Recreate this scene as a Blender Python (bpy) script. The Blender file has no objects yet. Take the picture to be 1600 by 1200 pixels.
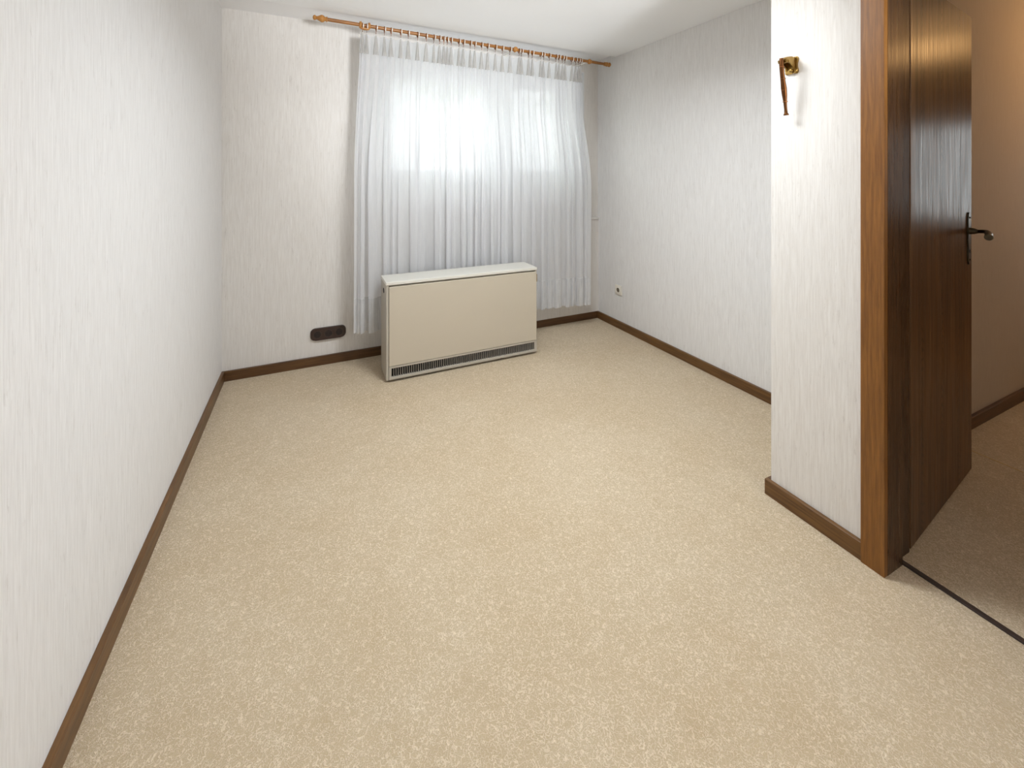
import bpy, bmesh, math, random
from mathutils import Vector, Matrix
random.seed(7)
sc = bpy.context.scene
COL = sc.collection

# ------------------------------------------------------------------ camera
FPX = 672.0; HZ = 273.0; CAMZ = 1.3; YAW = math.radians(25.04)
cam_d = bpy.data.cameras.new('camera'); cam = bpy.data.objects.new('camera', cam_d); COL.objects.link(cam)
cam.location = (0, 0, CAMZ); cam.rotation_euler = (math.pi/2, 0, -YAW)
cam_d.sensor_width = 36; cam_d.lens = FPX/1600*36
cam_d.shift_y = (HZ-600)/1600.0
cam_d.clip_start = 0.02; cam_d.clip_end = 200
sc.camera = cam
# ------------------------------------------------------------------ world, exposure, lights
sc.view_settings.view_transform = 'Standard'; sc.view_settings.look = 'None'
sc.view_settings.gamma = 1; sc.view_settings.use_curve_mapping = False
sc.view_settings.exposure = 0.52
w = bpy.data.worlds.new('overcast_sky'); sc.world = w; w.use_nodes = True
bgn = w.node_tree.nodes['Background']; bgn.inputs[0].default_value = (0.94, 0.965, 1.0, 1); bgn.inputs[1].default_value = 3.0

def area(name, loc, rot, sx, sy, power, col=(1, 1, 1), portal=False):
    d = bpy.data.lights.new(name, 'AREA'); d.shape = 'RECTANGLE'; d.size = sx; d.size_y = sy
    d.energy = power; d.color = col
    if portal: d.cycles.is_portal = True
    o = bpy.data.objects.new(name, d); COL.objects.link(o); o.location = loc; o.rotation_euler = rot
    return o
def point(name, loc, power, col, rad):
    d = bpy.data.lights.new(name, 'POINT'); d.energy = power; d.color = col; d.shadow_soft_size = rad
    o = bpy.data.objects.new(name, d); COL.objects.link(o); o.location = loc
    return o
ADDED_PANEL = (0.90, 1.58, 2.262)
HALL_LAMP = (4.0, 0.25, 2.18)
area('added_panel_light', (ADDED_PANEL[0], ADDED_PANEL[1], ADDED_PANEL[2]-0.012), (0, 0, 0), 0.52, 0.52, 21, (0.88, 0.945, 1.0)).data.spread = math.radians(161)  # added ceiling light for even brightness, no known lamp
point('added_panel_side_light', (ADDED_PANEL[0], ADDED_PANEL[1], 2.12), 1.2, (0.90, 0.95, 1.0), 0.08)  # added side light, lifts walls and ceiling around the panel
ADDED_FILL = (1.46, -1.55, 1.5)
point('added_fill_light', ADDED_FILL, 19, (0.90, 0.95, 1.0), 0.14)  # added fill light behind the viewpoint, no known lamp
SPOT = Vector((1.10, -1.45, 1.35))
_d = bpy.data.lights.new('added_spot_light', 'SPOT'); _d.energy = 410; _d.color = (0.92, 0.96, 1.0); _d.spot_size = math.radians(46); _d.spot_blend = 1.0; _d.shadow_soft_size = 0.32  # added spot, brightens the ceiling near the window
_o = bpy.data.objects.new('added_spot_light', _d); COL.objects.link(_o); _o.location = SPOT
_o.rotation_euler = (Vector((0.98, 2.8, 2.42))-SPOT).to_track_quat('-Z', 'Y').to_euler()
point('hall_lamp_light', HALL_LAMP, 7, (1.0, 0.56, 0.22), 0.08)
area('window_portal', (1.28, 3.60, 1.68), (-math.pi/2, 0, 0), 2.0, 1.1, 1, portal=True)
area('hall_window_portal', (5.36, 0.465, 1.325), (0, math.pi/2, 0), 1.1, 0.9, 1, portal=True)

# ------------------------------------------------------------------ material helpers
def srgb(r, g, b):
    f = lambda c: (c/255/12.92) if c/255 <= 0.04045 else ((c/255+0.055)/1.055)**2.4
    return (f(r), f(g), f(b), 1)
def newmat(name):
    m = bpy.data.materials.new(name); m.use_nodes = True
    nt = m.node_tree; b = nt.nodes['Principled BSDF']
    return m, nt, b
def N(nt, t, **kw):
    n = nt.nodes.new(t)
    for k, v in kw.items(): setattr(n, k, v)
    return n
def coords(nt, scale):
    tc = N(nt, 'ShaderNodeTexCoord'); mp = N(nt, 'ShaderNodeMapping')
    mp.inputs['Scale'].default_value = scale
    nt.links.new(tc.outputs['Object'], mp.inputs['Vector'])
    return mp.outputs[0]
def noise(nt, vec, scale, detail=3, rough=0.5, dist=0.0):
    n = N(nt, 'ShaderNodeTexNoise'); n.inputs['Scale'].default_value = scale
    n.inputs['Detail'].default_value = detail; n.inputs['Roughness'].default_value = rough
    n.inputs['Distortion'].default_value = dist
    nt.links.new(vec, n.inputs['Vector']); return n.outputs['Fac']
def ramp(nt, fac, stops):
    r = N(nt, 'ShaderNodeValToRGB'); e = r.color_ramp.elements
    e[0].position, e[0].color = stops[0]; e[1].position, e[1].color = stops[1]
    for p, c in stops[2:]:
        k = e.new(p); k.color = c
    nt.links.new(fac, r.inputs[0]); return r.outputs[0]
def mixc(nt, fac, a, b, mode='MIX'):
    m = N(nt, 'ShaderNodeMix'); m.data_type = 'RGBA'; m.blend_type = mode
    for s, v in ((m.inputs[0], fac), (m.inputs[6], a), (m.inputs[7], b)):
        if isinstance(v, (int, float, tuple)): s.default_value = v
        else: nt.links.new(v, s)
    return m.outputs[2]
def math_(nt, op, a, b=None):
    m = N(nt, 'ShaderNodeMath'); m.operation = op
    for s, v in ((m.inputs[0], a), (m.inputs[1], b)):
        if v is None: continue
        if isinstance(v, (int, float)): s.default_value = v
        else: nt.links.new(v, s)
    return m.outputs[0]
def bump(nt, b, h, strength, dist):
    n = N(nt, 'ShaderNodeBump'); n.inputs['Strength'].default_value = strength; n.inputs['Distance'].default_value = dist
    nt.links.new(h, n.inputs['Height']); nt.links.new(n.outputs[0], b.inputs['Normal'])
G = lambda v: (v, v, v, 1)

def wallpaper(name, base, dark, mark):
    m, nt, b = newmat(name)
    v1 = coords(nt, (1, 1, 0.045)); v2 = coords(nt, (1, 1, 0.16))
    n1 = noise(nt, v1, 190, 4, 0.65)
    n2 = noise(nt, v2, 95, 5, 0.7, 0.4)
    n3 = noise(nt, coords(nt, (1, 1, 0.5)), 3.0, 3)
    c = mixc(nt, ramp(nt, n1, [(0.30, G(0)), (0.70, G(1))]), dark, base)
    c = mixc(nt, ramp(nt, n2, [(0.58, G(0)), (0.74, G(0.45))]), c, mark)
    c = mixc(nt, ramp(nt, n3, [(0.35, G(0)), (0.7, G(0.35))]), c, mixc(nt, 0.5, base, dark))
    nt.links.new(c, b.inputs['Base Color']); b.inputs['Roughness'].default_value = 0.8; b.inputs['Specular IOR Level'].default_value = 0.12
    h = math_(nt, 'ADD', n1, math_(nt, 'MULTIPLY', n2, 0.8))
    bump(nt, b, h, 0.35, 0.0015)
    return m
M = {}
M['wallpaper'] = wallpaper('wallpaper', srgb(237, 235, 233), srgb(220, 217, 214), srgb(186, 178, 170))
M['wallpaper_warm'] = wallpaper('wallpaper_window_wall', srgb(232, 228, 223), srgb(215, 209, 202), srgb(178, 169, 159))
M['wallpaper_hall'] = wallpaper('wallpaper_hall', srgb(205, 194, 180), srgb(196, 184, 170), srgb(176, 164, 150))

def plain(name, col, rough=0.5, metal=0.0, nscale=0, namp=0.06, spec=None):
    m, nt, b = newmat(name)
    b.inputs['Roughness'].default_value = rough; b.inputs['Metallic'].default_value = metal
    if spec is not None: b.inputs['Specular IOR Level'].default_value = spec
    n = noise(nt, coords(nt, (1, 1, 1)), nscale or 8, 4)
    dk = tuple(c*(1-namp) for c in col[:3])+(1,)
    nt.links.new(mixc(nt, n, dk, col), b.inputs['Base Color'])
    return m
M['ceiling'] = plain('ceiling_paint', srgb(248, 248, 248), 0.85, nscale=3, namp=0.03)
M['white_plaster'] = plain('white_plaster', srgb(244, 243, 243), 0.8, nscale=4, namp=0.02)
M['white_paint'] = plain('white_window_paint', srgb(232, 233, 234), 0.4, nscale=4, namp=0.02)
M['reveal'] = plain('window_reveal_paint', srgb(228, 228, 228), 0.7, nscale=6, namp=0.04)

# carpet: looped pile of small curls
m, nt, b = newmat('carpet'); M['carpet'] = m
v = coords(nt, (1, 1, 1))
na = noise(nt, v, 80, 1.5, 0.5, 0.9)
nb = noise(nt, v, 170, 1.0, 0.5, 0.6)
ra = math_(nt, 'ABSOLUTE', math_(nt, 'SUBTRACT', na, 0.5)); rb = math_(nt, 'ABSOLUTE', math_(nt, 'SUBTRACT', nb, 0.5))
wa = ramp(nt, ra, [(0.0, G(1)), (0.055, G(0))]); wb = ramp(nt, rb, [(0.0, G(1)), (0.055, G(0))])
pat = math_(nt, 'ADD', math_(nt, 'MULTIPLY', wa, 0.6), math_(nt, 'MULTIPLY', wb, 0.4))
big = noise(nt, v, 2.2, 4, 0.6)
mid = noise(nt, v, 14, 4, 0.65)
cb = mixc(nt, pat, srgb(194, 174, 144), srgb(240, 224, 200))
cb = mixc(nt, ramp(nt, big, [(0.38, G(0)), (0.66, G(0.6))]), cb, mixc(nt, 1.0, cb, (0.90, 0.86, 0.80, 1), 'MULTIPLY'))
cb = mixc(nt, ramp(nt, mid, [(0.45, G(0)), (0.75, G(0.6))]), cb, mixc(nt, 1.0, cb, (0.90, 0.88, 0.84, 1), 'MULTIPLY'))
nt.links.new(cb, b.inputs['Base Color']); b.inputs['Roughness'].default_value = 0.95
b.inputs['Specular IOR Level'].default_value = 0.1
b.inputs['Sheen Weight'].default_value = 0.15; b.inputs['Sheen Roughness'].default_value = 0.5
bump(nt, b, pat, 0.55, 0.004)
M['carpet_seam'] = plain('carpet_seam', srgb(214, 188, 140), 0.9, nscale=200, namp=0.2)

def wood(name, light, dark, rough, scale=(1, 1, 0.05), ns=70, wob=0.35, cath=False, coat=0.0, aniso=0.0):
    m, nt, b = newmat(name)
    v = coords(nt, scale)
    n1 = noise(nt, v, ns, 5, 0.6, wob)
    c = mixc(nt, ramp(nt, n1, [(0.33, G(0)), (0.68, G(1))]), dark, light)
    if cath:
        # cathedral figure: stacked arches in a few columns along the board
        sx = N(nt, 'ShaderNodeSeparateXYZ'); tc = N(nt, 'ShaderNodeTexCoord'); nt.links.new(tc.outputs['Object'], sx.inputs[0])
        wob_ = noise(nt, coords(nt, (1, 1, 0.25)), 9, 3)
        xw = math_(nt, 'ADD', sx.outputs[0], math_(nt, 'MULTIPLY', math_(nt, 'SUBTRACT', wob_, 0.5), 0.05))
        xf = math_(nt, 'ABSOLUTE', math_(nt, 'SUBTRACT', math_(nt, 'FRACT', math_(nt, 'MULTIPLY', math_(nt, 'ADD', xw, 1.06), 4.4)), 0.5))
        ph_ = math_(nt, 'ADD', math_(nt, 'MULTIPLY', sx.outputs[2], 190), math_(nt, 'ADD', math_(nt, 'MULTIPLY', xf, 75), math_(nt, 'MULTIPLY', wob_, 42)))
        sn_ = math_(nt, 'SINE', ph_)
        msk = ramp(nt, xf, [(0.02, G(1)), (0.20, G(0))])
        fac = math_(nt, 'MULTIPLY', ramp(nt, sn_, [(0.1, G(0)), (0.9, G(0.8))]), msk)
        c = mixc(nt, fac, c, tuple(x*0.42 for x in dark[:3])+(1,))
    pores = noise(nt, coords(nt, (scale[0]*3, scale[1]*3, scale[2]*2)), ns*1.5, 3, 0.6)
    c = mixc(nt, ramp(nt, pores, [(0.60, G(0)), (0.72, G(0.6))]), c, tuple(x*0.5 for x in dark[:3])+(1,))
    nt.links.new(c, b.inputs['Base Color']); b.inputs['Roughness'].default_value = rough
    if coat: b.inputs['Coat Weight'].default_value = coat; b.inputs['Coat Roughness'].default_value = 0.22
    if aniso:
        b.inputs['Anisotropic'].default_value = aniso
        tg = N(nt, 'ShaderNodeTangent'); tg.direction_type = 'RADIAL'; tg.axis = 'Z'
        nt.links.new(tg.outputs[0], b.inputs['Tangent'])
        fine = noise(nt, coords(nt, (1, 1, 0.02)), 160, 4, 0.7)
        nt.links.new(math_(nt, 'ADD', rough-0.10, math_(nt, 'MULTIPLY', ramp(nt, fine, [(0.3, G(0)), (0.7, G(1))]), 0.22)), b.inputs['Roughness'])
        bump(nt, b, math_(nt, 'ADD', n1, math_(nt, 'MULTIPLY', fine, 0.7)), 0.22, 0.001)
    else: bump(nt, b, n1, 0.10, 0.001)
    return m
M['oak'] = wood('stained_oak', srgb(138, 90, 36), srgb(108, 66, 22), 0.42, ns=150)
M['oak_door'] = wood('dark_oak_veneer', srgb(124, 88, 54), srgb(72, 47, 27), 0.34, ns=42, cath=True, aniso=0.6)
M['oak_jamb'] = wood('dark_oak_jamb', srgb(84, 56, 32), srgb(54, 34, 19), 0.30, ns=90, aniso=0.6)
M['oak_base_x'] = wood('oak_skirting_along_x', srgb(104, 72, 40), srgb(72, 46, 24), 0.40, (0.05, 1, 1), 90)
M['oak_base_y'] = wood('oak_skirting_along_y', srgb(118, 82, 42), srgb(82, 54, 26), 0.40, (1, 0.05, 1), 90)
M['rod_wood'] = wood('honey_turned_wood', srgb(168, 112, 52), srgb(130, 82, 34), 0.35, (0.06, 1, 1), 120)
M['finial_wood'] = wood('honey_finial_wood', srgb(190, 134, 66), srgb(156, 102, 44), 0.35, (1, 1, 1), 60)
M['ring_wood'] = wood('brown_ring_wood', srgb(146, 92, 44), srgb(104, 62, 28), 0.35, (1, 1, 1), 150)
M['threshold'] = plain('dark_threshold', srgb(52, 38, 34), 0.45, nscale=40, namp=0.3)
M['beige_metal'] = plain('beige_enamel', srgb(198, 187, 168), 0.42, nscale=6, namp=0.04)
M['beige_lid'] = plain('cream_enamel_lid', srgb(220, 216, 205), 0.30, nscale=6, namp=0.03)
M['beige_grey'] = plain('grey_beige_enamel', srgb(186, 178, 164), 0.38, nscale=9, namp=0.06)
M['fin'] = plain('grille_fin_enamel', srgb(150, 142, 132), 0.4, nscale=60, namp=0.25)
M['dark'] = plain('dark_interior', srgb(30, 26, 25), 0.8, nscale=30, namp=0.3)
M['dark_foot'] = plain('dark_rubber', srgb(38, 36, 38), 0.7, nscale=30, namp=0.2)
M['brown_plastic'] = plain('brown_bakelite', srgb(62, 44, 38), 0.35, nscale=30, namp=0.2)
M['brown_dark'] = plain('brown_bakelite_recess', srgb(36, 25, 23), 0.5, nscale=30, namp=0.2)
M['cream_plastic'] = plain('cream_plastic', srgb(232, 226, 214), 0.35, nscale=20, namp=0.03)
M['socket_hole'] = plain('socket_recess', srgb(112, 100, 84), 0.6, nscale=20, namp=0.1)
M['clear_white'] = plain('white_plastic', srgb(236, 232, 224), 0.35, nscale=20, namp=0.02)
M['brass'] = plain('antique_brass', srgb(186, 150, 84), 0.28, 1.0, 45, 0.55)
M['brass_dark'] = plain('tarnished_brass', srgb(96, 74, 40), 0.40, 1.0, 60, 0.6)
M['copper'] = plain('copper_brown_metal', srgb(158, 104, 66), 0.34, 1.0, 60, 0.35)
M['lever'] = plain('copper_brown_lever', srgb(112, 72, 42), 0.42, 1.0, 60, 0.55)
M['bronze'] = plain('dark_bronze', srgb(92, 82, 66), 0.35, 1.0, 70, 0.6)
M['bounce_paving'] = plain('pale_bounce_paving', srgb(212, 210, 204), 0.9, nscale=20, namp=0.3)  # unseen ground, made pale so it bounces daylight up indoors
M['leaf'] = plain('tree_leaf', srgb(150, 172, 104), 0.7, nscale=5, namp=0.3)
M['bark'] = plain('tree_bark', srgb(98, 84, 68), 0.9, nscale=30, namp=0.4)
M['concrete'] = plain('outside_wall_render', srgb(200, 198, 192), 0.9, nscale=20, namp=0.1)

# glowing surfaces: added room panel, hall lamp glass
def emit(name, col, s):
    m, nt, b = newmat(name); b.inputs['Base Color'].default_value = (0.9, 0.9, 0.9, 1)
    n = noise(nt, coords(nt, (1, 1, 1)), 5, 2)
    nt.links.new(mixc(nt, n, col, tuple(c*0.97 for c in col[:3])+(1,)), b.inputs['Emission Color'])
    b.inputs['Emission Strength'].default_value = s
    return m
M['added_panel_glow'] = emit('added_panel_lit', (0.9, 0.95, 1.0, 1), 1.0)  # glow of the added ceiling panel
M['lamp_warm'] = emit('hall_lamp_glass_lit', (1, 0.62, 0.26, 1), 26)

# sheer fabric
def sheer(name, transp, col=(0.90, 0.90, 0.91, 1), fine=True):
    m = bpy.data.materials.new(name); m.use_nodes = True; nt = m.node_tree
    nt.nodes.remove(nt.nodes['Principled BSDF']); out = nt.nodes['Material Output']
    tr = N(nt, 'ShaderNodeBsdfTransparent'); df = N(nt, 'ShaderNodeBsdfDiffuse'); tl = N(nt, 'ShaderNodeBsdfTranslucent')
    n = noise(nt, coords(nt, (1, 1, 0.02)), 420, 3, 0.6)
    cc = mixc(nt, n, tuple(c*0.95 for c in col[:3])+(1,), col)
    nt.links.new(cc, df.inputs[0]); nt.links.new(cc, tl.inputs[0])
    a = N(nt, 'ShaderNodeMixShader'); a.inputs[0].default_value = 0.62
    nt.links.new(df.outputs[0], a.inputs[1]); nt.links.new(tl.outputs[0], a.inputs[2])
    bmx = N(nt, 'ShaderNodeMixShader')
    r = ramp(nt, n, [(0.3, G(1-transp*1.6)), (0.7, G(1-transp*0.4))])
    nt.links.new(r, bmx.inputs[0]); nt.links.new(tr.outputs[0], bmx.inputs[1]); nt.links.new(a.outputs[0], bmx.inputs[2])
    nt.links.new(bmx.outputs[0], out.inputs['Surface'])
    return m
M['sheer'] = sheer('sheer_voile', 0.04)
M['sheer_hem'] = sheer('sheer_voile_hem', 0.30, (0.95, 0.95, 0.95, 1))
M['header_tape'] = sheer('header_tape_unlit_grey', 0.55, (0.80, 0.82, 0.79, 1))  # grey in the colour stands for missing backlight above the window
M['pleat'] = sheer('pinch_pleat_shaded_voile', 0.25, (0.74, 0.715, 0.69, 1))  # voile greyed in colour for the dimness of bunched layers
# window glass: thin pane
m = bpy.data.materials.new('window_glass'); m.use_nodes = True; nt = m.node_tree; nt.nodes.remove(nt.nodes['Principled BSDF'])
tr = N(nt, 'ShaderNodeBsdfTransparent'); gl = N(nt, 'ShaderNodeBsdfGlossy'); gl.inputs['Roughness'].default_value = 0.03
fr = N(nt, 'ShaderNodeFresnel'); fr.inputs[0].default_value = 1.45
n = noise(nt, coords(nt, (1, 1, 1)), 2, 1)
nt.links.new(mixc(nt, n, (0.96, 0.98, 0.97, 1), (0.93, 0.96, 0.95, 1)), tr.inputs[0])
mx = N(nt, 'ShaderNodeMixShader'); nt.links.new(fr.outputs[0], mx.inputs[0]); nt.links.new(tr.outputs[0], mx.inputs[1]); nt.links.new(gl.outputs[0], mx.inputs[2])
nt.links.new(mx.outputs[0], nt.nodes['Material Output'].inputs['Surface']); M['glass'] = m

# ------------------------------------------------------------------ mesh helpers (verts in world coordinates)
def px(u, v): return (u-800)/FPX, (HZ-v)/FPX
def ray(u): 
    r = (u-800)/FPX
    return math.sin(YAW)+math.cos(YAW)*r, math.cos(YAW)-math.sin(YAW)*r
def at_y(u, v, y):
    dx, dy = ray(u); t = y/dy
    return Vector((dx*t, y, CAMZ+(HZ-v)/FPX*t))

def box(bm, x0, x1, y0, y1, z0, z1, bevel=0.0, seg=2):
    vs = [bm.verts.new(p) for p in ((x0, y0, z0), (x1, y0, z0), (x1, y1, z0), (x0, y1, z0), (x0, y0, z1), (x1, y0, z1), (x1, y1, z1), (x0, y1, z1))]
    fs = [(0, 3, 2, 1), (4, 5, 6, 7), (0, 1, 5, 4), (1, 2, 6, 5), (2, 3, 7, 6), (3, 0, 4, 7)]
    ff = [bm.faces.new([vs[i] for i in f]) for f in fs]
    if bevel > 0:
        es = set(e for f in ff for e in f.edges)
        bmesh.ops.bevel(bm, geom=list(es), offset=bevel, segments=seg, affect='EDGES', profile=0.5)
    return vs
def poly_prism(bm, pts, vec):
    """extrude closed polygon pts (Vectors) by vec"""
    a = [bm.verts.new(p) for p in pts]; c = [bm.verts.new(Vector(p)+Vector(vec)) for p in pts]
    n = len(a)
    bm.faces.new(a); bm.faces.new(c[::-1])
    for i in range(n): bm.faces.new([a[i], c[i], c[(i+1) % n], a[(i+1) % n]])
def frame_of(d):
    d = Vector(d).normalized(); up = Vector((0, 0, 1)) if abs(d.z) < 0.9 else Vector((1, 0, 0))
    a = d.cross(up).normalized(); b = a.cross(d).normalized()
    return d, a, b
def lathe(bm, p0, direction, prof, seg=20, sq=1.0):
    """prof: list of (along, radius)"""
    d, a, b = frame_of(direction); p0 = Vector(p0); rings = []
    for s, r in prof:
        c = p0+d*s
        if r < 1e-5: rings.append([bm.verts.new(c)])
        else: rings.append([bm.verts.new(c+a*math.cos(2*math.pi*k/seg)*r+b*math.sin(2*math.pi*k/seg)*r*sq) for k in range(seg)])
    for i in range(len(rings)-1):
        A, B = rings[i], rings[i+1]
        if len(A) == 1 and len(B) == 1: continue
        for k in range(seg):
            k2 = (k+1) % seg
            if len(A) == 1: bm.faces.new([A[0], B[k2], B[k]])
            elif len(B) == 1: bm.faces.new([A[k], A[k2], B[0]])
            else: bm.faces.new([A[k], A[k2], B[k2], B[k]])
    if len(rings[0]) > 1: bm.faces.new(rings[0][::-1])
    if len(rings[-1]) > 1: bm.faces.new(rings[-1])
def tube(bm, pts, rads, seg=10, flat=1.0, side=None):
    pts = [Vector(p) for p in pts]; n = len(pts); rings = []
    if not isinstance(rads, (list, tuple)): rads = [rads]*n
    ref = Vector(side) if side else None
    for i, p in enumerate(pts):
        t = (pts[min(i+1, n-1)]-pts[max(i-1, 0)]).normalized()
        if ref is None:
            up = Vector((0, 0, 1)) if abs(t.z) < 0.9 else Vector((1, 0, 0)); a = t.cross(up).normalized(); 
        else: a = (ref-t*ref.dot(t)).normalized()
        b = a.cross(t).normalized()
        if ref is None: ref = a
        rings.append([bm.verts.new(p+a*math.cos(2*math.pi*k/seg)*rads[i]+b*math.sin(2*math.pi*k/seg)*rads[i]*flat) for k in range(seg)])
    for i in range(n-1):
        for k in range(seg):
            k2 = (k+1) % seg; bm.faces.new([rings[i][k], rings[i][k2], rings[i+1][k2], rings[i+1][k]])
    bm.faces.new(rings[0][::-1]); bm.faces.new(rings[-1])
def torus(bm, c, axis, R, r, seg=28, s2=8, sc_ax=1.0):
    d, a, b = frame_of(axis); c = Vector(c); rings = []
    for i in range(seg):
        th = 2*math.pi*i/seg; rad = a*math.cos(th)+b*math.sin(th)
        rings.append([bm.verts.new(c+rad*(R+r*math.cos(2*math.pi*k/s2))+d*r*sc_ax*math.sin(2*math.pi*k/s2)) for k in range(s2)])
    for i in range(seg):
        for k in range(s2):
            bm.faces.new([rings[i][k], rings[i][(k+1) % s2], rings[(i+1) % seg][(k+1) % s2], rings[(i+1) % seg][k]])

def empty(name, loc):
    o = bpy.data.objects.new(name, None); COL.objects.link(o); o.location = loc; o.empty_display_size = 0.05
    return o
def wloc(o):
    v = Vector(o.location)
    while o.parent: o = o.parent; v += Vector(o.location)
    return v
def obj(name, bm, mat, parent=None, smooth=False, origin=None, label=None):
    bmesh.ops.recalc_face_normals(bm, faces=bm.faces)
    me = bpy.data.meshes.new(name)
    if origin is None:
        xs = [v.co for v in bm.verts]
        lo = Vector((min(v.x for v in xs), min(v.y for v in xs), min(v.z for v in xs)))
        hi = Vector((max(v.x for v in xs), max(v.y for v in xs), max(v.z for v in xs)))
        origin = Vector(((lo.x+hi.x)/2, (lo.y+hi.y)/2, lo.z))
    origin = Vector(origin)
    bmesh.ops.translate(bm, verts=bm.verts, vec=-origin)
    bm.to_mesh(me); bm.free()
    me.materials.append(mat)
    if smooth:
        for p in me.polygons: p.use_smooth = True
        try: me.set_sharp_from_angle(angle=math.radians(40))
        except Exception: pass
    o = bpy.data.objects.new(name, me); COL.objects.link(o)
    if parent: o.parent = parent; o.location = origin-wloc(parent)
    else: o.location = origin
    if label: o['label'] = label
    return o
def tag(o, label, cat, group=None, kind=None):
    o['label'] = label; o['category'] = cat
    if group: o['group'] = group
    if kind: o['kind'] = kind
    return o
def struct(o, label, cat):
    return tag(o, label, cat, kind='structure')
B = bmesh.new

# ------------------------------------------------------------------ dimensions
XL, XR, YB = -0.51, 2.37, 3.225      # left wall, right wall, window wall
XP, YP = 1.693, 1.137                # partition face and its free corner
YR = -2.2                            # wall behind the viewpoint
HX0, HX1, HY0, HY1 = 1.85, 5.2, -1.5, 1.01
DY0, DY1 = -0.085, 0.747             # clear door opening
CZ0, CZ1 = 2.35, 2.312               # ceiling height at left / right
def cz(x): return CZ0+(x-XL)/(XR-XL)*(CZ1-CZ0)

# floor
bm = B(); box(bm, XL-0.15, HX1+0.15, YR-0.15, YB+0.15, -0.12, 0.0)
fl = struct(obj('floor', bm, M['carpet'], origin=(0, 0, 0)), 'beige looped carpet covering the room and hallway floor', 'carpet')
bm = B(); box(bm, 2.815, 2.822, HY0, HY1-0.02, -0.002, 0.0012)
obj('carpet_seam', bm, M['carpet_seam'], fl)
# ceiling (slightly sloping to the right), with a shallow strip recess along the window wall
bm = B()
a = [bm.verts.new((x, y, z)) for x, y, z in ((XL-0.15, YR-0.15, cz(XL-0.15)), (XR+0.15, YR-0.15, cz(XR+0.15)), (XR+0.15, 2.986, cz(XR+0.15)), (XL-0.15, 2.986, cz(XL-0.15)))]
c = [bm.verts.new((v.co.x, v.co.y, 2.55)) for v in a]
bm.faces.new(a); bm.faces.new(c[::-1])
for i in range(4): bm.faces.new([a[i], a[(i+1) % 4], c[(i+1) % 4], c[i]])
es = [e for e in bm.edges if all(abs(v.co.y-2.986) < 1e-4 and v.co.z < 2.45 for v in e.verts)]
bmesh.ops.bevel(bm, geom=es, offset=0.012, segments=3, affect='EDGES')
struct(obj('ceiling', bm, M['ceiling'], origin=(0, 0, 2.35), smooth=True), 'white painted ceiling sloping slightly down to the right', 'ceiling')
bm = B()
a = [bm.verts.new(p) for p in ((XL-0.15, 2.986, 2.352), (XR+0.15, 2.986, 2.336), (XR+0.15, YB+0.14, 2.336), (XL-0.15, YB+0.14, 2.352))]
c = [bm.verts.new((v.co.x, v.co.y, 2.55)) for v in a]
bm.faces.new(a); bm.faces.new(c[::-1])
for i in range(4): bm.faces.new([a[i], a[(i+1) % 4], c[(i+1) % 4], c[i]])
struct(obj('trim_1', bm, M['white_plaster'], origin=(0.9, 3.1, 2.35)), 'bright white plaster ceiling strip above the curtain rod', 'ceiling strip')

# walls
bm = B(); box(bm, XL-0.15, XL, YR-0.15, YB+0.0, 0, 2.4)
struct(obj('wall_left', bm, M['wallpaper'], origin=(0, 0, 0)), 'long left wall in streaky off-white wallpaper', 'wall')
# window wall with opening
WX0, WX1, WZ0, WZ1 = 0.42, 2.22, 1.16, 2.22
bm = B()
for x0, x1, z0, z1 in ((XL-0.15, WX0, 0, 2.4), (WX1, XR+0.15, 0, 2.4), (WX0, WX1, 0, WZ0), (WX0, WX1, WZ1, 2.4)):
    box(bm, x0, x1, YB, YB+0.35, z0, z1)
struct(obj('wall_back', bm, M['wallpaper_warm'], origin=(0, 0, 0)), 'window wall in streaky warm off-white wallpaper', 'wall')
# lower ledge on the window wall
bm = B(); box(bm, 1.05, XR, YB-0.012, YB, 0.0, 0.895)
box(bm, 1.05, XR, YB-0.024, YB, 0.895, 0.912, 0.003)
struct(obj('trim_2', bm, M['wallpaper_warm'], origin=(0, 0, 0)), 'thin papered ledge on the window wall right of the heater', 'ledge')
bm = B(); box(bm, XR, XR+0.15, YP-0.13, YB, 0, 2.4)
struct(obj('wall_right', bm, M['wallpaper'], origin=(0, 0, 0)), 'right wall of the window end in streaky off-white wallpaper', 'wall')
bm = B()
box(bm, XP, HX0, DY1+0.05, YP, 0, 2.4)                  # partition left of door
box(bm, HX0, XR, HY1, YP, 0, 2.4)                       # return
box(bm, XP, HX0, DY0-0.05, DY1+0.05, 2.045, 2.4)        # above door
box(bm, XP, HX0, YR, DY0-0.05, 0, 2.4)
struct(obj('wall_partition', bm, M['wallpaper_warm'], origin=(0, 0, 0)), 'narrow papered partition beside the open door', 'wall')
# rear wall behind the viewpoint
bm = B(); box(bm, XL-0.15, XP+0.16, YR-0.15, YR, 0, 2.4)
struct(obj('wall_rear', bm, M['wallpaper'], origin=(0, 0, 0)), 'rear wall behind the viewpoint', 'wall')
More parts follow.
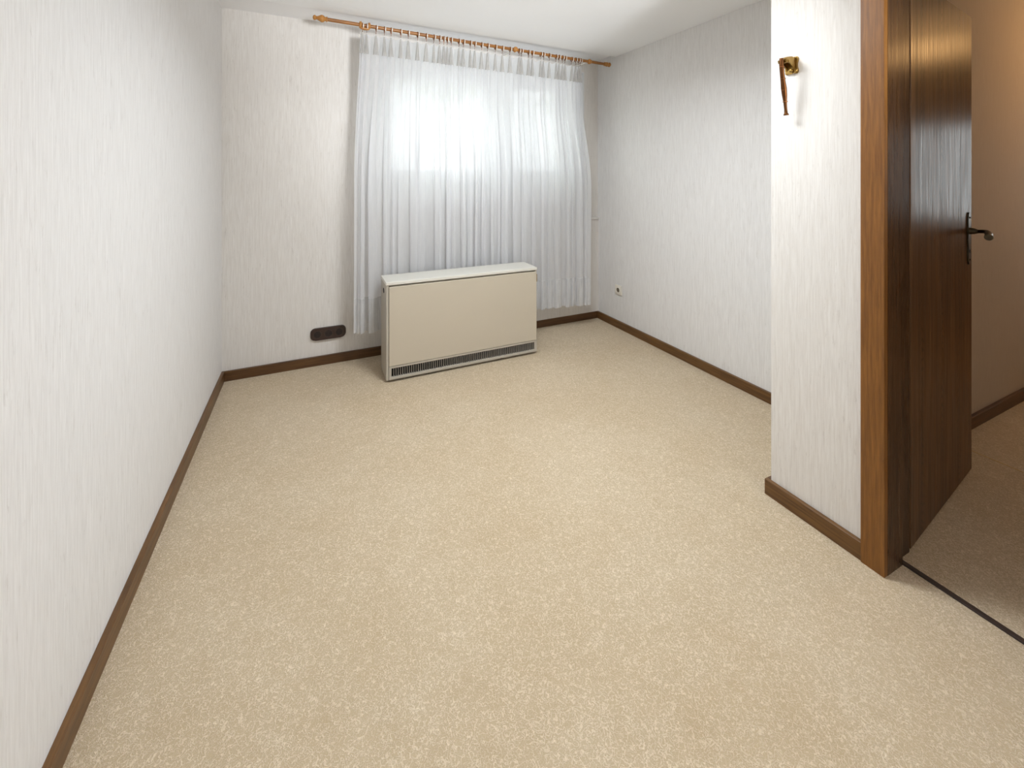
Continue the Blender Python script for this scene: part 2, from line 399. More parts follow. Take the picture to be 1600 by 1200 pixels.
# hall
bm = B(); box(bm, XR, HX1+0.15, HY1, HY1+0.13, 0, 2.45)
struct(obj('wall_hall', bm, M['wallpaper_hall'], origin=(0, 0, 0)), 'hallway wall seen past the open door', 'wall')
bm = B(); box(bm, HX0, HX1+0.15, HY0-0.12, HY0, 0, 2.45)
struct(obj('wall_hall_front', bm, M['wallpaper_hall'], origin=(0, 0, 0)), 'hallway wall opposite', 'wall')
bm = B()
for y0, y1, z0, z1 in ((HY0, 0.05, 0, 2.45), (0.88, HY1, 0, 2.45), (0.05, 0.88, 1.85, 2.45), (0.05, 0.88, 0, 0.80)):
    box(bm, HX1, HX1+0.12, y0, y1, z0, z1)
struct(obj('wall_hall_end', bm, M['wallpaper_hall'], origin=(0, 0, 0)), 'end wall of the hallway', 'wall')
bm = B(); box(bm, HX0, HX1+0.15, HY0-0.12, HY1, 2.37, 2.5)
struct(obj('ceiling_hall', bm, M['ceiling'], origin=(0, 0, 0)), 'hallway ceiling', 'ceiling')

# ------------------------------------------------------------------ windows
def window(name, ax, lo, hi, z0, z1, p, splits, label, depth=0.07, fr=0.06, sash=0.06):
    """ax 'x': window lies along x at y=p .. p+depth ; ax 'y': along y at x=p"""
    def bx(bm, a0, a1, q0, q1, zz0, zz1, bv=0.004):
        if ax == 'x': box(bm, a0, a1, p+q0, p+q1, zz0, zz1, bv)
        else: box(bm, p+q0, p+q1, a0, a1, zz0, zz1, bv)
    bm = B()
    bx(bm, lo, lo+fr, 0, depth, z0, z1); bx(bm, hi-fr, hi, 0, depth, z0, z1)
    bx(bm, lo+fr, hi-fr, 0, depth, z0, z0+fr); bx(bm, lo+fr, hi-fr, 0, depth, z1-fr, z1)
    for s0, s1 in splits: bx(bm, s0, s1, 0, depth, z0+fr, z1-fr)
    root = struct(obj(name, bm, M['white_paint']), label, 'window')
    edges = [lo+fr]+[e for s in splits for e in s]+[hi-fr]
    for i in range(0, len(edges), 2):
        e0, e1 = edges[i]+0.002, edges[i+1]-0.002; q0, q1 = 0.01, depth-0.01; zz0, zz1 = z0+fr+0.002, z1-fr-0.002
        bm = B()
        bx(bm, e0, e0+sash, q0, q1, zz0, zz1); bx(bm, e1-sash, e1, q0, q1, zz0, zz1)
        bx(bm, e0+sash, e1-sash, q0, q1, zz0, zz0+sash); bx(bm, e0+sash, e1-sash, q0, q1, zz1-sash, zz1)
        s = obj('window_sash', bm, M['white_paint'], root)
        bm = B(); bx(bm, e0+sash, e1-sash, depth/2-0.003, depth/2+0.003, zz0+sash, zz1-sash, 0)
        obj('glass_pane', bm, M['glass'], s)
    return root
WY = 3.45
win = window('window_1', 'x', WX0, WX1, 1.19, WZ1, WY, [(1.44, 1.56)], 'white casement window behind the sheer curtain', fr=0.075, sash=0.07)
bm = B()      # reveal lining
box(bm, WX0-0.001, WX0+0.012, YB-0.001, WY, 1.19, WZ1); box(bm, WX1-0.012, WX1+0.001, YB-0.001, WY, 1.19, WZ1)
box(bm, WX0+0.012, WX1-0.012, YB-0.001, WY, WZ1-0.012, WZ1)
obj('window_reveal', bm, M['reveal'], win)
bm = B(); box(bm, WX0-0.11, WX1+0.02, YB-0.035, WY, 1.158, 1.19, 0.004)
obj('window_sill', bm, M['white_paint'], win)
window('window_2', 'y', 0.05, 0.88, 0.80, 1.85, HX1+0.02, [], 'tall glazed panel at the end of the hallway')

# ------------------------------------------------------------------ baseboards
BH, BT = 0.062, 0.017
def bb(name, x0, x1, y0, y1, mat, label):
    bm = B(); box(bm, x0, x1, y0, y1, 0, BH, 0.0015, 1)
    struct(obj(name, bm, mat), label, 'baseboard')
bb('baseboard_left', XL, XL+BT, YR, YB-BT, M['oak_base_y'], 'brown wooden baseboard along the left wall')
bb('baseboard_back', XL, XR-BT, YB-BT-0.0001, YB, M['oak_base_x'], 'brown wooden baseboard along the window wall')
bb('baseboard_right', XR-BT, XR, YP+0.02, YB, M['oak_base_y'], 'brown wooden baseboard along the right wall')
bb('baseboard_partition', XP-BT, XP, DY1+0.067, YP+BT, M['oak_base_y'], 'brown wooden baseboard on the partition beside the door')
bb('baseboard_partition_end', XP, XR, YP, YP+BT, M['oak_base_x'], 'brown wooden baseboard around the partition corner')
bb('baseboard_hall', 1.92, HX1, HY1-BT, HY1, M['oak_base_x'], 'dark wooden baseboard in the hallway')
bb('baseboard_hall_front', HX0, HX1, HY0, HY0+BT, M['oak_base_x'], 'dark wooden baseboard opposite in the hallway')

# ------------------------------------------------------------------ door
dr = empty('door_1', (1.86, 0.76, 0)); struct(dr, 'open dark oak veneer door with its brown frame', 'door')
CF = 1.672
def casing_mesh(y0, y1, sgn):
    bm = B()
    return bm
bm = B()      # room side casing: two uprights and head
W = 0.067
box(bm, CF, XP, DY1, DY1+W, 0, 2.07, 0.002); box(bm, CF, XP, DY0-W, DY0, 0, 2.07, 0.002)
box(bm, CF, XP, DY0, DY1, 2.003, 2.07, 0.002)
obj('door_casing', bm, M['oak'], dr)
bm = B()      # jamb lining
box(bm, XP, 1.785, DY1, DY1+0.05, 0, 2.045); box(bm, XP, 1.785, DY0-0.05, DY0, 0, 2.045)
box(bm, XP, 1.785, DY0, DY1, 2.003, 2.045)
obj('door_jamb', bm, M['oak_jamb'], dr)
bm = B()      # rebate and hall casing
box(bm, 1.785, 1.868, DY1+0.016, DY1+0.05, 0, 2.045); box(bm, 1.785, 1.868, DY0-0.05, DY0-0.016, 0, 2.045)
box(bm, 1.785, 1.868, DY0-0.016, DY1+0.016, 2.018, 2.045)
box(bm, HX0, 1.868, DY1+0.05, DY1+0.09, 0, 2.08); box(bm, HX0, 1.868, DY0-0.09, DY0-0.05, 0, 2.08)
obj('door_rebate', bm, M['oak_jamb'], dr)
# rubber seal line
bm = B(); box(bm, 1.785, 1.789, DY1+0.004, DY1+0.016, 0, 2.0)
obj('door_seal', bm, M['dark_foot'], dr)
# leaf
P0 = Vector((1.874, 0.762, 0)); P1 = Vector((2.631, 0.858, 0)); dd = (P1-P0).normalized(); nn = Vector((-dd.y, dd.x, 0)) # nn points +y
def on_door(s, off, z): return P0+dd*s-nn*off+Vector((0, 0, z))   # off>0 towards the viewer
bm = B()
L = (P1-P0).length
pts = [P0, P1, P1+nn*0.04, P0+nn*0.04]
poly_prism(bm, [p+Vector((0, 0, 0.008)) for p in pts], (0, 0, 1.984))
bmesh.ops.bevel(bm, geom=list(bm.edges), offset=0.0015, segments=1, affect='EDGES')
leaf = obj('door_leaf', bm, M['oak_door'], dr, origin=P0+dd*L/2)
# handle plate (ornamental outline)
s0 = 0.705; zc = 1.045
def plate_outline(hw, hh):
    o = []
    for k in range(48):
        th = 2*math.pi*k/48
        z = math.sin(th)*hh
        xw = math.copysign(min(1, abs(math.cos(th))**0.35), math.cos(th))*hw*(0.82+0.18*math.cos(z/hh*math.pi*3))
        o.append((xw, z))
    return o
bm = B(); poly_prism(bm, [on_door(s0+a_, 0.0005, zc-0.02+z_) for a_, z_ in plate_outline(0.021, 0.113)], -nn*0.005)
bmesh.ops.bevel(bm, geom=[e for e in bm.edges if len(e.link_faces) == 2 and min(len(f.verts) for f in e.link_faces) == 4 and max(len(f.verts) for f in e.link_faces) > 4], offset=0.0015, segments=2, affect='EDGES')
plate = obj('handle_plate', bm, M['bronze'], dr, smooth=True)
bm = B(); 
for z_, r_ in ((zc+0.07, 0.004), (zc-0.11, 0.004)): lathe(bm, on_door(s0, 0.005, z_), -nn, [(0, r_), (0.002, r_), (0.0035, r_*0.5), (0.0036, 0)], 12)
obj('plate_screws', bm, M['brass_dark'], plate, smooth=True)
bm = B(); lathe(bm, on_door(s0, 0.0052, zc-0.075), -nn, [(0, 0.008), (0.001, 0.008), (0.0012, 0)], 16)
obj('keyhole', bm, M['dark'], plate, smooth=True)
bm = B()
hp = [on_door(s0, o_, z_)+dd*s_ for s_, o_, z_ in ((0, 0.005, 1.058), (0, 0.020, 1.058), (0, 0.032, 1.058), (-0.006, 0.046, 1.060), (-0.022, 0.060, 1.061), (-0.045, 0.068, 1.058), (-0.07, 0.074, 1.053), (-0.095, 0.078, 1.050), (-0.108, 0.080, 1.049), (-0.114, 0.081, 1.048), (-0.118, 0.0815, 1.048))]
tube(bm, hp, [0.015, 0.0125, 0.0075, 0.008, 0.0085, 0.0105, 0.0125, 0.010, 0.0085, 0.0135, 0.0125], 14)
obj('door_handle', bm, M['bronze'], dr, smooth=True)
# threshold
bm = B(); box(bm, 1.785, 1.803, DY0-0.016, DY1+0.016, -0.001, 0.006, 0.002)
struct(obj('trim_3', bm, M['threshold']), 'dark threshold strip on the floor in the doorway', 'threshold')

# ------------------------------------------------------------------ storage heater
HB = Vector((0.957, 2.865, 0)); ht = empty('storage_heater', HB)
tag(ht, 'wide beige night storage heater standing in front of the sheer curtain', 'heater')
hx0, hx1, hy0, hy1, hz = 0.424, 1.489, 2.762, 2.975, 0.628
bm = B()
box(bm, hx0, hx0+0.016, hy0, hy1, 0.012, hz-0.022, 0.003); box(bm, hx1-0.016, hx1, hy0, hy1, 0.012, hz-0.022, 0.003)
box(bm, hx0+0.016, hx1-0.016, hy0+0.02, hy1, 0.10, hz-0.022); box(bm, hx0+0.016, hx1-0.016, hy0+0.12, hy1, 0.02, 0.10)
obj('body', bm, M['beige_grey'], ht)
bm = B(); box(bm, hx0-0.002, hx1+0.002, hy0-0.006, hy1, hz-0.021, hz, 0.004, 3)
obj('lid', bm, M['beige_lid'], ht)
bm = B(); box(bm, hx0+0.017, hx1-0.005, hy0-0.008, hy0+0.019, 0.101, hz-0.031, 0.003, 3)
obj('front_panel', bm, M['beige_metal'], ht)
# lower trim: frame of the outlet grille
bm = B()
gz0, gz1, gx0, gx1 = 0.033, 0.086, hx0+0.032, hx1-0.022
box(bm, hx0+0.017, hx1-0.002, hy0-0.006, hy0+0.01, 0.016, gz0, 0.002); box(bm, hx0+0.017, hx1-0.002, hy0-0.006, hy0+0.01, gz1, 0.099, 0.002)
box(bm, hx0+0.017, gx0, hy0-0.006, hy0+0.01, gz0, gz1); box(bm, gx1, hx1-0.002, hy0-0.006, hy0+0.01, gz0, gz1)
gf = obj('grille_frame', bm, M['beige_grey'], ht)
bm = B(); nf = 72
for i in range(1, nf):
    x = gx0+(gx1-gx0)*i/nf; box(bm, x-0.0020, x+0.0020, hy0-0.003, hy0+0.010, gz0, gz1)
obj('grille_fins', bm, M['fin'], gf)
bm = B(); box(bm, gx0, gx1, hy0+0.026, hy0+0.03, gz0-0.005, gz1+0.005)
obj('grille_backing', bm, M['dark'], gf)
bm = B(); box(bm, hx0+0.016, hx1-0.016, hy0+0.03, hy1-0.02, 0.0, 0.013)
obj('base_frame', bm, M['dark_foot'], ht)
# recessed grip on left side
bm = B()
o = [Vector((hx0-0.0008, 2.86+0.05*0.5*math.copysign(abs(math.cos(t))**0.6, math.cos(t)), 0.555+0.016*math.sin(t))) for t in [2*math.pi*k/24 for k in range(24)]]
poly_prism(bm, o, (0.002, 0, 0)); obj('grip_slot', bm, M['dark'], ht)
bm = B(); box(bm, hx1, hx1+0.006, hy0+0.004, hy0+0.016, 0.52, 0.575, 0.001)
obj('side_catch', bm, M['brass'], ht)
for c_ in ht.children: pass

# ------------------------------------------------------------------ curtain rod
RY = 2.975
RL = at_y(512, 30.6, RY); RR = at_y(944, 100.0, RY)
def rod_pt(x):
    return RL+(RR-RL)*((x-RL.x)/(RR.x-RL.x))
rdir = (RR-RL).normalized()
def rod_at_u(u):
    dx, dy = ray(u); return rod_pt(RY/dy*dx)
rod = empty('curtain_rod', (RL+RR)/2); tag(rod, 'long honey-coloured wooden curtain rod under the ceiling over the window', 'curtain rod')
RAD = 0.0115
bm = B(); lathe(bm, RL, rdir, [(0, RAD), ((RR-RL).length, RAD)], 24)
obj('pole', bm, M['rod_wood'], rod, smooth=True)
def finial(p, d):
    bm = B()
    prof = [(0, 0.0125), (0.003, 0.0165), (0.008, 0.0165), (0.011, 0.0125), (0.016, 0.0135), (0.022, 0.019), (0.031, 0.0235), (0.038, 0.0225), (0.050, 0.0165), (0.060, 0.011), (0.066, 0.0095), (0.069, 0.014), (0.074, 0.0165), (0.080, 0.015), (0.085, 0.009), (0.087, 0)]
    lathe(bm, p, d, prof, 24)
    return bm
obj('finial', finial(RL, -rdir), M['finial_wood'], rod, smooth=True)
fr_ = B()
prof = [(0, 0.0125), (0.003, 0.017), (0.008, 0.017), (0.012, 0.013), (0.020, 0.018), (0.030, 0.019), (0.036, 0.013), (0.040, 0.012), (0.045, 0.017), (0.054, 0.0195), (0.062, 0.014), (0.065, 0)]
lathe(fr_, RR, rdir, prof, 24)
obj('finial', fr_, M['finial_wood'], rod, smooth=True)
# brackets
def bracket(u, style):
    c = rod_at_u(u)
    bm = B()
    if style == 'cup':
        for o in (-0.027, 0.027):
            lathe(bm, c+rdir*(o-0.0085), rdir, [(0, 0.016), (0.002, 0.0205), (0.006, 0.0225), (0.011, 0.0225), (0.015, 0.0205), (0.017, 0.016)], 22)
        tube(bm, [c+rdir*-0.026+Vector((0, 0.0, -0.018)), c+Vector((0, 0, -0.021)), c+rdir*0.026+Vector((0, 0, -0.018))], [0.009, 0.010, 0.009], 12)
    elif style == 'knob':
        lathe(bm, c-rdir*0.012, rdir, [(0, 0.0125), (0.003, 0.0175), (0.009, 0.0205), (0.015, 0.0205), (0.021, 0.0175), (0.024, 0.0125)], 22)
        lathe(bm, c+Vector((0, -0.012, 0)), (0, -1, 0), [(0, 0.016), (0.006, 0.018), (0.010, 0.014), (0.013, 0.006), (0.0135, 0)], 20)
    else:
        lathe(bm, c-rdir*0.016, rdir, [(0, 0.0122), (0.004, 0.016), (0.010, 0.0205), (0.016, 0.0215), (0.022, 0.019), (0.026, 0.0145), (0.03, 0.016), (0.034, 0.0122)], 22)
    br = obj('bracket', bm, M['finial_wood'], rod, smooth=True)
    bm = B(); yb = YB
    tube(bm, [c+Vector((0, 0.012, 0.004)), Vector((c.x, yb-0.006, c.z+0.010))], 0.0045, 10)
    lathe(bm, Vector((c.x, yb, c.z+0.010)), (0, -1, 0), [(0, 0.016), (0.005, 0.015), (0.007, 0.008), (0.0072, 0)], 18)
    obj('bracket_arm', bm, M['clear_white'], br, smooth=True, label='thin white arm to the wall')
bracket(570, 'cup'); bracket(804.5, 'knob'); bracket(921, 'collar')

# ------------------------------------------------------------------ rings (one built, copied)
ring_u = [566.5, 573.0, 587.7, 600.7, 611, 626, 638, 652.5, 666, 678, 687, 693.7, 699, 705, 717, 724, 735, 742, 752.5, 762, 774, 785, 797, 811, 814.8, 826, 832, 845, 849, 858, 869, 873.5, 879, 883, 893.5, 899.5, 904, 907]
ones = ['first', 'second', 'third', 'fourth', 'fifth', 'sixth', 'seventh', 'eighth', 'ninth', 'tenth', 'eleventh', 'twelfth', 'thirteenth', 'fourteenth', 'fifteenth', 'sixteenth', 'seventeenth', 'eighteenth', 'nineteenth']
def ordinal(n):
    if n <= 19: return ones[n-1]
    tens = {2: ('twentieth', 'twenty'), 3: ('thirtieth', 'thirty')}[n//10]
    return tens[0] if n % 10 == 0 else tens[1]+'-'+ones[n % 10-1]
c0 = rod_at_u(ring_u[2]); RC = c0+Vector((0, 0, -0.0035))
proto = empty('curtain_ring', RC)
bm = B(); torus(bm, RC, rdir, 0.0168, 0.0022, 30, 8, 1.5)
obj('ring_band', bm, M['ring_wood'], proto, smooth=True)
bm = B(); torus(bm, RC+rdir*0.0062, rdir, 0.0166, 0.0019, 30, 6, 1.6)
obj('ring_pale_band', bm, M['clear_white'], proto, smooth=True, label='pale band beside the ring')  # pale band set against each wooden ring
bm = B(); torus(bm, RC+Vector((0, 0, -0.0215)), (0, 1, 0), 0.0032, 0.0010, 12, 6)
obj('eyelet', bm, M['copper'], proto, smooth=True)
bm = B(); q = RC+Vector((0, 0, -0.023))
tube(bm, [q+Vector((0, -0.004, 0.001)), q+Vector((0, -0.002, -0.003)), q+Vector((0, 0.001, -0.007)), q+Vector((0, 0.001, -0.014)), q+Vector((0, 0.004, -0.017)), q+Vector((0, 0.006, -0.012))], 0.0014, 6)
obj('hook', bm, M['copper'], proto, smooth=True)
ring_x = []
order = [ring_u[2]]+[u for i, u in enumerate(ring_u) if i != 2]
idx = {u: i+1 for i, u in enumerate(ring_u)}
for k, u in enumerate(order):
    c = rod_at_u(u)+Vector((0, 0, -0.0035))
    if k == 0: r = proto
    else:
        r = proto.copy(); COL.objects.link(r); r.location = c
        for ch in list(proto.children):
            d = ch.copy(); COL.objects.link(d); d.parent = r
        r.rotation_euler = (random.uniform(-0.15, 0.15), 0, random.uniform(-0.14, 0.14))
    tag(r, 'small brown wooden curtain ring with hook, %s ring from the left on the rod' % ordinal(idx[u]), 'curtain ring', 'wooden rings along the curtain rod')

# ------------------------------------------------------------------ sheer curtain
rx = sorted((rod_at_u(u)).x for u in ring_u)
NP = len(rx)-1
XT0, XT1 = rx[0]-0.012, rx[-1]+0.012
XB0, XB1 = 0.255, 2.128
knots = [XT0]+rx+[XT1]
SEG = 18
cols = []        # (s, topx, phase)
for i in range(len(knots)-1):
    for k in range(SEG):
        f = k/SEG; cols.append((knots[i]+(knots[i+1]-knots[i])*f, i-1+f))
cols.append((knots[-1], len(knots)-2.0))
rng = random.Random(3)
# lower fold field: irregular folds
nlow = 27
edges = [0]; 
for i in range(nlow): edges.append(edges[-1]+rng.choice([0.45, 0.6, 0.8, 1.0, 1.3, 1.7]))
edges = [e/edges[-1] for e in edges]
amps = [rng.uniform(0.55, 1.15) for _ in range(nlow+1)]; lean = [rng.uniform(-1, 1) for _ in range(nlow+1)]
tamp = [rng.uniform(0.7, 1.2) for _ in range(len(knots)+2)]
def low(sn):
    for i in range(nlow):
        if sn <= edges[i+1] or i == nlow-1:
            f = (sn-edges[i])/(edges[i+1]-edges[i]); break
    wd = edges[i+1]-edges[i]
    return i, f, wd
ztop_off = 0.052
ZB0, ZB1 = 0.245, 0.208
def sm(a_, b_, x): 
    t = max(0, min(1, (x-a_)/(b_-a_))); return t*t*(3-2*t)
def cpoint(ci, h, yoff=0.0):
    """h = 0 top .. 1 bottom"""
    xt, ph = cols[ci]
    sn = (xt-XT0)/(XT1-XT0)
    zt = rod_pt(xt).z-ztop_off; zb = ZB0+(ZB1-ZB0)*sn
    fx = ph-math.floor(ph)
    sag = 0.010*math.sin(math.pi*fx)**2*(1-sm(0, 0.05, h))
    z = zt+(zb-zt)*h-sag*min(1, (knots[min(len(knots)-1, max(0, int(ph)+2))]-knots[min(len(knots)-2, max(0, int(ph)+1))])/0.05)
    # even width base position
    xlow = XB0+(XB1-XB0)*sn; spread = sm(0.0, 0.5, h)
    x = xt*(1-spread)+xlow*spread
    # upper pleats
    i = int(min(len(tamp)-1, max(0, math.floor(ph+0.5)+1)))
    w1 = 0.35+0.65*sm(0.0, 0.05, h); w1 *= 1-0.72*sm(0.10, 0.75, h)
    cph = math.cos(2*math.pi*ph); sph = math.sin(4*math.pi*ph)
    gap = 0.045
    y = -0.016*w1*cph*tamp[i]
    x += 0.30*gap*w1*sph*(-0.5)*0.9*tamp[i]
    # lower folds
    j, f, wd = low(sn)
    w2 = sm(0.08, 0.6, h)
    A = min(1.6, wd*nlow)*amps[j]
    y += w2*A*0.020*math.cos(2*math.pi*f)*(-1)
    x += w2*A*0.0135*math.sin(4*math.pi*f)+w2*A*0.008*lean[j]*math.sin(2*math.pi*f)
    # slow wander
    y += w2*0.006*math.sin(sn*23+h*2.2)
    x += w2*0.004*math.sin(sn*57+h*3)
    y0 = RY+0.010+0.047*sm(0.0, 0.25, h)
    yy = y0+y
    if h > 0.6 and sn < 0.85: yy = max(yy, 2.988)
    if h > 0.98: z += 0.004*math.sin(2*math.pi*f)
    return Vector((x, yy+yoff, z))
def sheet(h0, h1, rows, yoff, c0=0, c1=None, powr=1.0):
    bm = B(); c1 = len(cols)-1 if c1 is None else c1; prev = None
    for r in range(rows+1):
        h = h0+(h1-h0)*(r/rows)**powr
        row = [bm.verts.new(cpoint(ci, h, yoff)) for ci in range(c0, c1+1)]
        if prev:
            for k in range(len(row)-1): bm.faces.new([prev[k], prev[k+1], row[k+1], row[k]])
        prev = row
    return bm
ctop = (RL+RR)/2+Vector((0, 0.05, -ztop_off))
cur = tag(obj('sheer_curtain', sheet(0, 1, 64, 0, powr=1.25), M['sheer'], smooth=True, origin=ctop), 'long white sheer voile curtain with pleats hanging from the rings over the window', 'curtain')
obj('header_tape', sheet(0.0, 0.066, 12, 0.007), M['header_tape'], cur, smooth=True, label='heading tape, greyed for its lack of backlight')
bm = B()
for u in ring_u:        # pinch pleats: narrow at the ring, opening downwards
    c = rod_at_u(u)+Vector((0, 0.006, -ztop_off-0.002)); prev = None
    wv_ = random.Random(int(u*10)).uniform(0.85, 1.2)
    for r_ in range(8):
        f = r_/7; hw_ = (0.0045+0.0115*f**0.8)*wv_; dp = 0.006+0.012*f; z_ = c.z-0.130*f
        row = []
        for k in range(9):
            t = math.pi*k/8; row.append(bm.verts.new((c.x-hw_*math.cos(t), c.y-0.004+0.006*f-dp*math.sin(t)*(1-0.35*math.cos(4*t)), z_)))
        if prev:
            for k in range(8): bm.faces.new([prev[k], prev[k+1], row[k+1], row[k]])
        prev = row
pl_ = obj('pinch_pleats', bm, M['pleat'], cur, smooth=True, label='row of bunched pinch pleats'); pl_['kind'] = 'stuff'
obj('bottom_hem', sheet(0.885, 0.9995, 8, -0.0025), M['sheer_hem'], cur, smooth=True, label='denser double-layer hem')

# ------------------------------------------------------------------ sockets
def disc(bm, c, d, prof, seg=28): lathe(bm, c, d, prof, seg)
tr0 = Vector((0.108, YB, 0.172)); ts = empty('triple_wall_socket', tr0)
tag(ts, 'dark brown rounded triple socket low on the window wall left of the heater', 'socket')
bm = B(); hw, hh = 0.112, 0.041; o = []
for sx, sz, a0 in ((1, 1, 0), (-1, 1, 90), (-1, -1, 180), (1, -1, 270)):
    for k in range(9):
        t = math.radians(a0+k*90/8); R_ = 0.030
        o.append(Vector((0.108+sx*(hw-R_)+R_*math.cos(t), YB-0.016, 0.212+sz*(hh-R_)+R_*math.sin(t))))
poly_prism(bm, o, (0, 0.016, 0))
bmesh.ops.bevel(bm, geom=[e for e in bm.edges if all(abs(v.co.y-(YB-0.016)) < 1e-5 for v in e.verts)], offset=0.005, segments=3, affect='EDGES')
obj('cover_plate', bm, M['brown_plastic'], ts, smooth=True)
for k in (-1, 0, 1):
    c = Vector((0.108+k*0.069, YB-0.016, 0.212)); bm = B()
    torus(bm, c, (0, 1, 0), 0.0245, 0.0022, 32, 8)
    rg = obj('socket_insert', bm, M['brown_plastic'], ts, smooth=True)
    bm = B(); lathe(bm, c, (0, -1, 0), [(-0.001, 0.0225), (0.0006, 0.0225), (0.0007, 0)], 28)
    obj('socket_well', bm, M['brown_dark'], rg, smooth=True)
    bm = B()
    for s in (-0.0095, 0.0095): lathe(bm, c+Vector((s, 0, 0)), (0, -1, 0), [(0.0004, 0.003), (0.0014, 0.003), (0.0015, 0)], 12)
    obj('socket_holes', bm, M['dark'], rg, smooth=True)
ss0 = Vector((XR, 2.925, 0.28)); ss = empty('wall_socket', ss0)
tag(ss, 'small cream single socket low on the right wall', 'socket')
bm = B(); yc, zc_ = 2.925, 0.322
box(bm, XR-0.011, XR, yc-0.041, yc+0.041, zc_-0.041, zc_+0.041, 0.004, 3)
obj('cover_plate', bm, M['cream_plastic'], ss, smooth=True)
bm = B(); torus(bm, Vector((XR-0.011, yc, zc_)), (1, 0, 0), 0.0215, 0.003, 32, 8)
ri = obj('socket_insert', bm, M['cream_plastic'], ss, smooth=True)
bm = B(); lathe(bm, Vector((XR-0.011, yc, zc_)), (-1, 0, 0), [(0, 0.0195), (0.0006, 0.0195), (0.0007, 0)], 28)
obj('socket_well', bm, M['socket_hole'], ri, smooth=True)

# ------------------------------------------------------------------ brass wall fitting with hanging lever
bk0 = Vector((XP, 1.055, 1.66)); bk = empty('brass_wall_hook', bk0)
tag(bk, 'antique brass fitting with long hanging lever, high on the wall beside the door', 'wall fitting')
yc = 1.052; zc2 = 1.722
bm = B(); o = []
for k in range(48):     # scalloped plate outline
    t = 2*math.pi*k/48
    R_ = 0.030+0.0048*math.cos(4*t+math.pi)
    o.append(Vector((XP-0.0095, yc+R_*math.copysign(abs(math.cos(t))**0.75, math.cos(t))*0.85, zc2+0.034/0.030*R_*math.copysign(abs(math.sin(t))**0.75, math.sin(t)))))
poly_prism(bm, o, (0.0095, 0, 0))
bmesh.ops.bevel(bm, geom=[e for e in bm.edges if all(abs(v.co.x-(XP-0.0095)) < 1e-5 for v in e.verts)], offset=0.004, segments=3, affect='EDGES')
obj('back_plate', bm, M['brass'], bk, smooth=True)
bm = B()                # cheeks and top bridge reaching out to the lever
for s in (-1, 1):
    pts = [(XP-0.009, zc2+0.028), (XP-0.040, zc2+0.024), (XP-0.062, zc2+0.017), (XP-0.060, zc2+0.006), (XP-0.036, zc2+0.004), (XP-0.012, zc2-0.014), (XP-0.009, zc2-0.022)]
    poly_prism(bm, [Vector((p[0], yc+s*0.015-0.0025, p[1])) for p in pts], (0, 0.005, 0))
tube(bm, [Vector((XP-0.008, yc, zc2+0.028)), Vector((XP-0.034, yc, zc2+0.026)), Vector((XP-0.063, yc, zc2+0.017))], [0.009, 0.0065, 0.006], 12)
obj('bracket', bm, M['brass'], bk, smooth=True)
bm = B(); lathe(bm, Vector((XP-0.05, yc-0.021, zc2+0.011)), (0, 1, 0), [(0, 0.0), (0.001, 0.005), (0.003, 0.006), (0.039, 0.006), (0.041, 0.005), (0.042, 0)], 14)
obj('pivot_pin', bm, M['brass'], bk, smooth=True)
bm = B(); lathe(bm, Vector((XP-0.010, yc-0.004, zc2-0.020)), (-1, 0, 0), [(0, 0.006), (0.004, 0.007), (0.008, 0.005), (0.010, 0)], 14)
obj('plate_knob', bm, M['brass'], bk, smooth=True)
bm = B()
lp = [(XP-0.0665, zc2+0.022, 0.007), (XP-0.0665, zc2+0.005, 0.0085), (XP-0.063, zc2-0.03, 0.008), (XP-0.058, zc2-0.06, 0.0085), (XP-0.052, zc2-0.09, 0.0105), (XP-0.048, zc2-0.115, 0.0095), (XP-0.044, zc2-0.145, 0.0065), (XP-0.041, zc2-0.170, 0.0055), (XP-0.039, zc2-0.186, 0.0065), (XP-0.0385, zc2-0.190, 0.0095), (XP-0.038, zc2-0.194, 0.009)]
tube(bm, [Vector((p[0], yc, p[1])) for p in lp], [p[2] for p in lp], 16, flat=0.8, side=(0, 1, 0))
lever = obj('lever', bm, M['lever'], bk, smooth=True, label='copper-brown tarnished hanging lever')
bm = B()
for i, zz in ((2, -0.01), (3, -0.055), (4, -0.098), (7, -0.142)):
    fx = XP-0.0665+(-zz+0.005)*0.148+0.001; bm = B()
    torus(bm, Vector((fx, yc, zc2+zz)), (0, 0, 1), 0.0078, 0.0016, 20, 6)
    obj('lever_ring', bm, M['copper'], lever, smooth=True)

# ------------------------------------------------------------------ lamps outside the frame: room fixtures added for brightness, hall lamp inferred
lx, ly, lz = ADDED_PANEL; ctop_ = cz(lx)-0.006
lm = empty('added_ceiling_panel', (lx, ly, ctop_)); tag(lm, 'flat white square ceiling panel, added out of view to brighten the room', 'lamp')
bm = B()
for a_ in ((lx-0.31, lx-0.29, ly-0.31, ly+0.31), (lx+0.29, lx+0.31, ly-0.31, ly+0.31), (lx-0.29, lx+0.29, ly-0.31, ly-0.29), (lx-0.29, lx+0.29, ly+0.29, ly+0.31)):
    box(bm, a_[0], a_[1], a_[2], a_[3], lz-0.016, ctop_)
box(bm, lx-0.29, lx+0.29, ly-0.29, ly+0.29, lz+0.004, ctop_)
obj('added_panel_housing', bm, M['clear_white'], lm)
bm = B(); box(bm, lx-0.289, lx+0.289, ly-0.289, ly+0.289, lz-0.008, lz+0.003)
obj('added_panel_diffuser', bm, M['added_panel_glow'], lm)
fx_, fy_, fz_ = ADDED_FILL
flp = empty('added_fill_stand', (fx_, fy_, 0)); tag(flp, 'slim light stand added behind the viewpoint as fill light', 'lamp')
bm = B(); lathe(bm, Vector((fx_, fy_, 0)), (0, 0, 1), [(0, 0.14), (0.015, 0.14), (0.022, 0.02)], 28); obj('lamp_base', bm, M['white_paint'], flp, smooth=True)
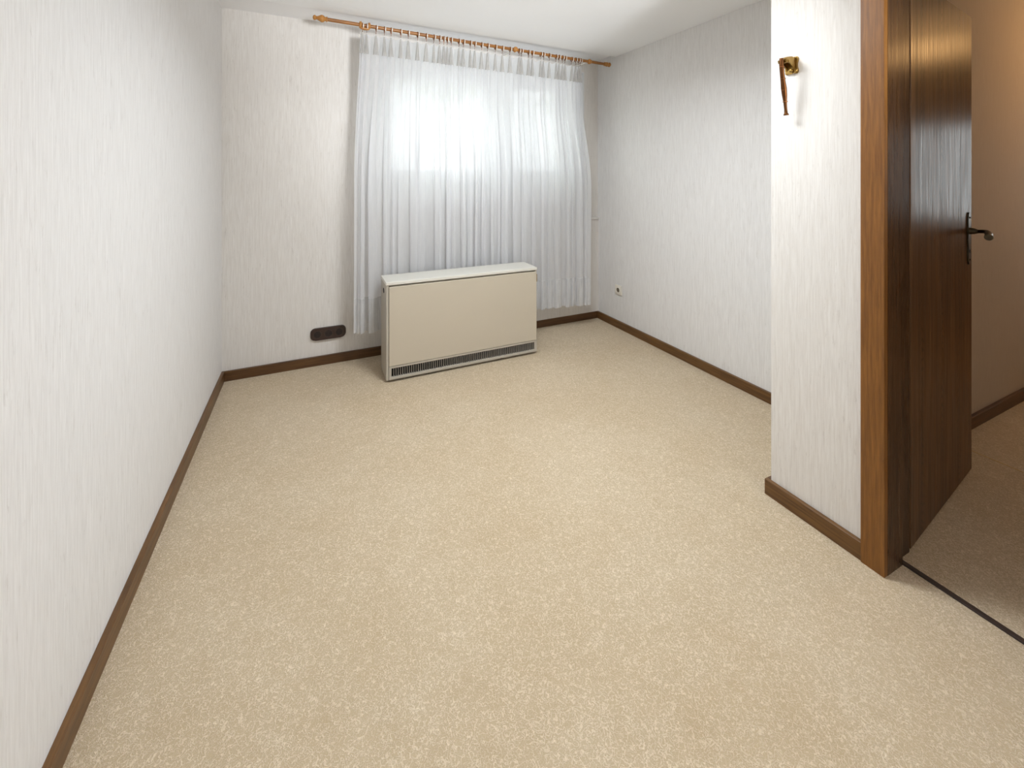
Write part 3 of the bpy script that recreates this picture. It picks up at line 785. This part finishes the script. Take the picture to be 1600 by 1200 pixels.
bm = B(); lathe(bm, Vector((fx_, fy_, 0.02)), (0, 0, 1), [(0, 0.01), (fz_-0.20, 0.01)], 14); obj('pole', bm, M['white_paint'], flp, smooth=True)
sp_ = empty('added_spot_stand', (SPOT.x, SPOT.y, 0)); tag(sp_, 'slim spotlight stand added out of view to brighten the ceiling', 'lamp')
bm = B(); lathe(bm, Vector((SPOT.x, SPOT.y, 0)), (0, 0, 1), [(0, 0.13), (0.015, 0.13), (0.022, 0.02)], 28); obj('lamp_base', bm, M['white_paint'], sp_, smooth=True)
bm = B(); lathe(bm, Vector((SPOT.x, SPOT.y, 0.02)), (0, 0, 1), [(0, 0.01), (SPOT.z-0.16, 0.01)], 14); obj('pole', bm, M['white_paint'], sp_, smooth=True)
hl = empty('hall_ceiling_lamp', (HALL_LAMP[0], HALL_LAMP[1], 2.37)); tag(hl, 'small warm lamp on the hallway ceiling', 'lamp')
bm = B(); lathe(bm, Vector((HALL_LAMP[0], HALL_LAMP[1], 2.345)), (0, 0, 1), [(0, 0.0), (0.001, 0.13), (0.02, 0.14), (0.025, 0.12)], 28)
obj('lamp_base', bm, M['clear_white'], hl, smooth=True)

# ------------------------------------------------------------------ outside: unseen pale ground added for bounce light, tree seen through the window
bm = B(); box(bm, -12, 16, 3.9, 30, 0.7, 0.95)
struct(obj('ground', bm, M['bounce_paving']), 'unseen terrace outside, made pale to bounce light into the room', 'terrace')
tree = empty('garden_tree', (1.0, 9.0, 0.95)); tag(tree, 'green tree outside the window, faint behind the sheer curtain', 'tree')
bm = B(); tube(bm, [Vector((3.9, 9.4, 0.95)), Vector((3.95, 9.4, 2.2)), Vector((3.85, 9.3, 3.6)), Vector((3.7, 9.3, 5.5))], [0.17, 0.13, 0.10, 0.05], 12)
obj('trunk', bm, M['bark'], tree, smooth=True)
bm = B(); rr = random.Random(11)
for k in range(5200):
    x = rr.uniform(-3.2, 8.5); y = 9+rr.gauss(0, 0.7)
    zlow = 3.15+0.25*math.sin(x*1.7)+0.15*math.sin(x*4.1)
    z = zlow+abs(rr.gauss(0, 1))*0.9
    c = Vector((x, y, z)); a_ = Vector((rr.gauss(0, 1), rr.gauss(0, 1), rr.gauss(0, 1))).normalized(); b_ = a_.cross(Vector((rr.gauss(0, 1), rr.gauss(0, 1), rr.gauss(0, 1)))).normalized()
    s = rr.uniform(0.07, 0.13)
    bm.faces.new([bm.verts.new(c+a_*s), bm.verts.new(c+b_*s*0.45), bm.verts.new(c-a_*s), bm.verts.new(c-b_*s*0.45)])
obj('foliage', bm, M['leaf'], tree)
bpy.context.view_layer.update()
